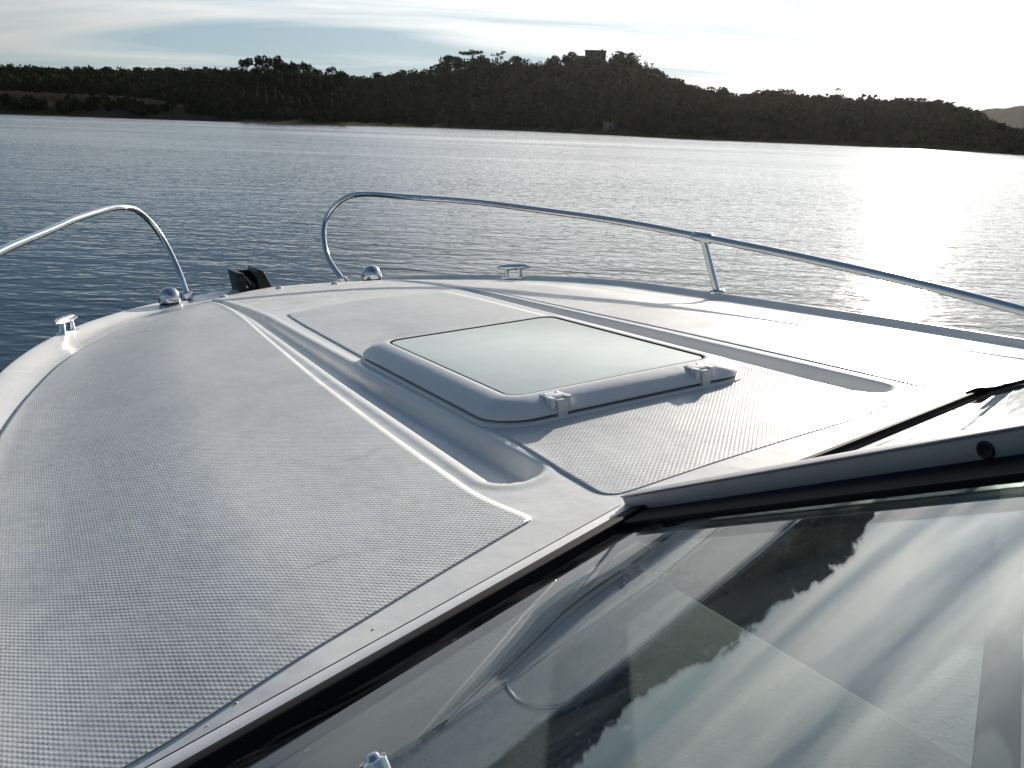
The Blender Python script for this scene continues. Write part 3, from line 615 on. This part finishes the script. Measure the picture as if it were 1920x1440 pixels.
# clump of tall sparse trees on the left
tall = [(-16.62, 3.41), (-15.85, 3.55), (-15.35, 3.47), (-14.84, 3.63), (-14.38, 3.36), (-13.85, 3.32), (-13.42, 3.37), (-12.78, 3.37), (-12.2, 3.05), (-11.5, 3.02), (-10.95, 2.87)]
tl = ['leftmost tall sparse tree of the clump on the low left shore', 'second tree from the left end of the tall sparse clump', 'slim tree left of the tallest one in the sparse clump', 'tallest tree of the sparse clump on the left shore', 'sparse tree just right of the tallest in the clump', 'sparse tree at the middle of the left shore clump', 'sparse tree just right of the middle of the clump', 'full topped tree in the right half of the sparse clump', 'third tree from the right end of the sparse clump', 'second tree from the right end of the sparse clump', 'rightmost and lowest tree of the sparse clump']
for (a_, e_), lb in zip(tall, tl): plant('tall', a_, 352 + random.uniform(-14, 14), e_ + 0.08, lb, 'tall sparse trees on the left shore', 'poplar_tree', random.uniform(1.0, 1.35))
# hilltop trees
def rd_(a_): return float(ridge(np.array(a_))[0]) - 6
hill = [('round', -4.6, 3.99, 'round dark tree at the left end of the hilltop row'), ('round', -4.0, 3.93, 'low round tree second from the left of the hilltop row'), ('umbrella', -3.1, 4.26, 'broad flat topped pine standing high on the left hilltop'), ('round', -2.4, 4.0, 'small round tree right of the broad hilltop pine'), ('open', -1.4, 4.25, 'gappy crowned tree with sky showing through on the hilltop'), ('round', -0.35, 4.08, 'small round tree alone right of the gappy hilltop tree'), ('round', 1.75, 4.12, 'low broad tree at the middle of the hilltop'), ('round', 2.75, 4.36, 'round tree left of the hilltop house'), ('round', 5.75, 4.50, 'large dark tree right beside the hilltop house'), ('round', 6.4, 4.38, 'round tree at the right edge of the hilltop'), ('open', 7.3, 3.98, 'gappy tree standing alone below the hilltop on its right slope'), ('round', 8.1, 3.58, 'dark tree low on the right slope of the hill'), ('round', 12.0, 2.62, 'round tree at the foot of the right slope'), ('round', 14.4, 2.62, 'broad tree at the left end of the right hand ridge'), ('umbrella', 15.4, 2.6, 'flat topped tree on the right hand ridge'), ('open', 18.55, 2.66, 'gappy tree standing highest on the right hand ridge'), ('round', 22.4, 2.27, 'small round tree on the falling right end of the ridge'), ('round', 23.9, 2.16, 'last round tree before the ridge drops to the water'), ('round', -7.4, 2.98, 'round tree on the left shoulder of the hill'), ('round', -8.7, 2.78, 'small tree in the dip left of the hill')]
for k_, a_, e_, lb in hill: plant(k_, a_, rd_(a_), e_ + 0.07, lb, 'trees on the hilltop skyline', 'pine_tree' if k_ == 'umbrella' else 'broadleaf_tree', 1.25 if k_ != 'open' else 1.1)
for a_ in list(np.arange(-33.5, -17.2, 0.62)):
    a_ = a_ + random.uniform(-.2, .2); plant(random.choice(['round', 'round', 'open']), a_, rd_(a_), float(np.interp(a_, rg[:, 0], rg[:, 1])) + random.uniform(-0.06, 0.1), 'small dark tree in the even row along the low left ridge', 'trees along the low left ridge', 'broadleaf_tree', 1.3)
for a_ in list(np.arange(9.2, 27, 0.8)):
    a_ = a_ + random.uniform(-.25, .25); plant(random.choice(['round', 'round', 'umbrella']), a_, rd_(a_), float(np.interp(a_, rg[:, 0], rg[:, 1])) + random.uniform(-0.08, 0.04), 'small dark tree in the uneven row along the right hand ridge', 'trees along the right hand ridge', 'broadleaf_tree', 1.35)
for ps in protos.values():
    for p_ in ps:
        if p_.get('label') is None:                 # a prototype that was never planted
            for ch in list(p_.children): bpy.data.objects.remove(ch)
            bpy.data.objects.remove(p_)

# ------------------------------------------------------------------ hilltop house, shore hut
def facing(o, az_): o.rotation_euler = (0, 0, -R(az_))
hz = float(ground(np.array(house_az), np.array(house_d))); top = CAMZ + house_d * math.tan(R(4.53)); hh = top - hz
hs = empty('stone_house'); x_, y_ = polar(house_az, house_d); hs.location = (x_, y_, hz); facing(hs, house_az)
tag(hs, 'square stone house with a flat top among the trees on the hilltop', 'house')
g = MB(); g.box((0, 0, hh / 2 - 1), (6.0, 5, hh / 2 + 0.6)); g.box((-9.02, 1, hh * 0.30 - 1), (3.0, 4, hh * 0.30 + 1)); g.build('wall', M['stone'], hs, smooth=False)
g = MB(); g.box((0, 0, hh - 0.25), (6.2, 5.3, 0.25)); g.build('roof', M['tile'], hs, smooth=False)
g = MB(); g.box((-9.32, 1, hh * 0.6 + 0.16), (3.1, 4.3, 0.16)); g.build('roof', M['tile'], hs, smooth=False)
g = MB(); g.box((3.6, 1, hh + 0.5), (0.5, 0.5, 0.6)); g.build('chimney', M['stone'], hs, smooth=False)
for wx in (-2.4, 1.6):
    g = MB(); g.box((wx, -5.02, hh * 0.68), (0.4, 0.06, 0.65)); g.build('window', M['lens'], hs, smooth=False)
hd = float(shore(np.array(hut_az))) + 14; hz = float(ground(np.array(hut_az), np.array(hd)))
ht = empty('shore_hut'); x_, y_ = polar(hut_az, hd); ht.location = (x_, y_, hz); facing(ht, hut_az)
tag(ht, 'tiny pale hut with a low roof on the bank below the hill', 'hut')
g = MB(); g.box((0, 0, 0.8), (1.7, 1.2, 1.2)); g.build('wall', M['pale'], ht, smooth=False)
g = MB(); g.add([(-1.9, -1.4, 2.01), (1.9, -1.4, 2.01), (1.9, 1.4, 2.01), (-1.9, 1.4, 2.01), (-1.9, 0, 2.7), (1.9, 0, 2.7)], [(0, 1, 5, 4), (2, 3, 4, 5), (0, 4, 3), (1, 2, 5), (3, 2, 1, 0)]); g.build('roof', M['stone'], ht, smooth=False)
g = MB(); g.box((0.7, -1.22, 0.75), (0.35, 0.04, 0.75)); g.build('door', M['wood'], ht, smooth=False)

# ------------------------------------------------------------------ light and sky
sund = (BS * 0.79 + BF * 0.565 + BU * 0.268).normalized(); sun_el = math.asin(sund.z); sun_az = math.atan2(sund.x, sund.y)
sl = bpy.data.lights.new('sun', 'SUN'); so = bpy.data.objects.new('sun', sl); C.objects.link(so)
sl.energy = 5.0; sl.angle = R(0.6); sl.color = (1.0, 0.91, 0.80); so.rotation_euler = sund.to_track_quat('Z', 'Y').to_euler(); so.location = (60, 140, 60)
w = bpy.data.worlds.new('World'); SC.world = w; w.use_nodes = True; nt = w.node_tree; ns = nt.nodes; L = nt.links; bg = ns['Background']
sk = ns.new('ShaderNodeTexSky'); sk.sky_type = 'NISHITA'; sk.sun_disc = False; sk.sun_elevation = sun_el; sk.sun_rotation = sun_az; sk.air_density = 1.0; sk.dust_density = 0.6; sk.ozone_density = 2.0
tc = ns.new('ShaderNodeTexCoord'); d = tc.outputs['Generated']
sep = ns.new('ShaderNodeSeparateXYZ'); L.new(d, sep.inputs[0])
zc = math_n(nt, 'ADD', math_n(nt, 'MAXIMUM', sep.outputs[2], 0.0), 0.10)
cmb = ns.new('ShaderNodeCombineXYZ'); L.new(math_n(nt, 'DIVIDE', sep.outputs[0], zc), cmb.inputs[0]); L.new(math_n(nt, 'DIVIDE', sep.outputs[1], zc), cmb.inputs[1])
cl1 = noise(nt, mapping(nt, cmb.outputs[0], (0.28, 0.75, 1), (0, 0, R(14))), 1.0, 5, 0.52, 0.9)
cl2 = noise(nt, mapping(nt, cmb.outputs[0], (0.15, 0.35, 1), (0, 0, R(-6)), (3, 1, 0)), 1.0, 4, 0.5, 0.3)
cov = math_n(nt, 'ADD', math_n(nt, 'MULTIPLY', cl1, 0.6), math_n(nt, 'MULTIPLY', cl2, 0.4))
cmask = ramp(nt, cov, [(0.45, (0, 0, 0)), (0.60, (0.85, 0.85, 0.85))])
sdv = ns.new('ShaderNodeCombineXYZ'); sdv.inputs[0].default_value, sdv.inputs[1].default_value, sdv.inputs[2].default_value = sund
dt = ns.new('ShaderNodeVectorMath'); dt.operation = 'DOT_PRODUCT'; L.new(d, dt.inputs[0]); L.new(sdv.outputs[0], dt.inputs[1])
dp = math_n(nt, 'MAXIMUM', dt.outputs['Value'], 0.0)
high = ramp(nt, sep.outputs[2], [(0.08, (1, 1, 1)), (0.24, (1.9, 1.9, 1.9)), (0.60, (0.7, 0.7, 0.7))])
glow = math_n(nt, 'ADD', 0.45, math_n(nt, 'ADD', math_n(nt, 'MULTIPLY', math_n(nt, 'POWER', dp, 1.9), 10.5), math_n(nt, 'MULTIPLY', math_n(nt, 'POWER', dp, 50.0), 8.0)))
glow = math_n(nt, 'MULTIPLY', glow, high)
ccol = ns.new('ShaderNodeVectorMath'); ccol.operation = 'SCALE'; ccol.inputs[0].default_value = (1.0, 0.975, 0.93); L.new(glow, ccol.inputs['Scale'])
tint = ns.new('ShaderNodeMixRGB'); tint.blend_type = 'MULTIPLY'; tint.inputs[0].default_value = 1.0; L.new(sk.outputs[0], tint.inputs[1]); L.new(ramp(nt, sep.outputs[2], [(0.05, (0.70, 0.97, 1.20)), (0.2, (0.78, 0.98, 1.12)), (0.5, (0.90, 0.98, 1.03))]), tint.inputs[2])
# soft shoulder: thin high cloud evens out the aureole round the sun
den = ns.new('ShaderNodeVectorMath'); den.operation = 'MULTIPLY_ADD'; L.new(tint.outputs[0], den.inputs[0]); den.inputs[1].default_value = (1 / 6.2, 1 / 7.2, 1 / 8.5); den.inputs[2].default_value = (1, 1, 1)
shd = ns.new('ShaderNodeVectorMath'); shd.operation = 'DIVIDE'; L.new(tint.outputs[0], shd.inputs[0]); L.new(den.outputs[0], shd.inputs[1])
mx = ns.new('ShaderNodeMixRGB'); L.new(cmask, mx.inputs[0]); L.new(shd.outputs[0], mx.inputs[1]); L.new(ccol.outputs[0], mx.inputs[2])
L.new(mx.outputs[0], bg.inputs[0]); bg.inputs[1].default_value = 0.078

SC.view_settings.view_transform = 'Standard'; SC.view_settings.look = 'None'; SC.view_settings.exposure = 0.88; SC.view_settings.gamma = 1.0

# ------------------------------------------------------------------ the air between here and the far shore
g = MB(); g.box((0, 700, 148), (1500, 1700, 150)); hz_ = g.build('haze', [], None, smooth=False)
m = bpy.data.materials.new('air'); m.use_nodes = True; nt = m.node_tree; nt.nodes.remove(nt.nodes['Principled BSDF'])
pv = nt.nodes.new('ShaderNodeVolumePrincipled'); pv.inputs['Color'].default_value = (0.95, 0.95, 0.95, 1); pv.inputs['Density'].default_value = 0.000016; pv.inputs['Anisotropy'].default_value = 0.72
nt.links.new(pv.outputs[0], nt.nodes['Material Output'].inputs['Volume']); hz_.data.materials.append(m)
tag(hz_, 'thin pale air over the water', 'haze', kind='stuff')
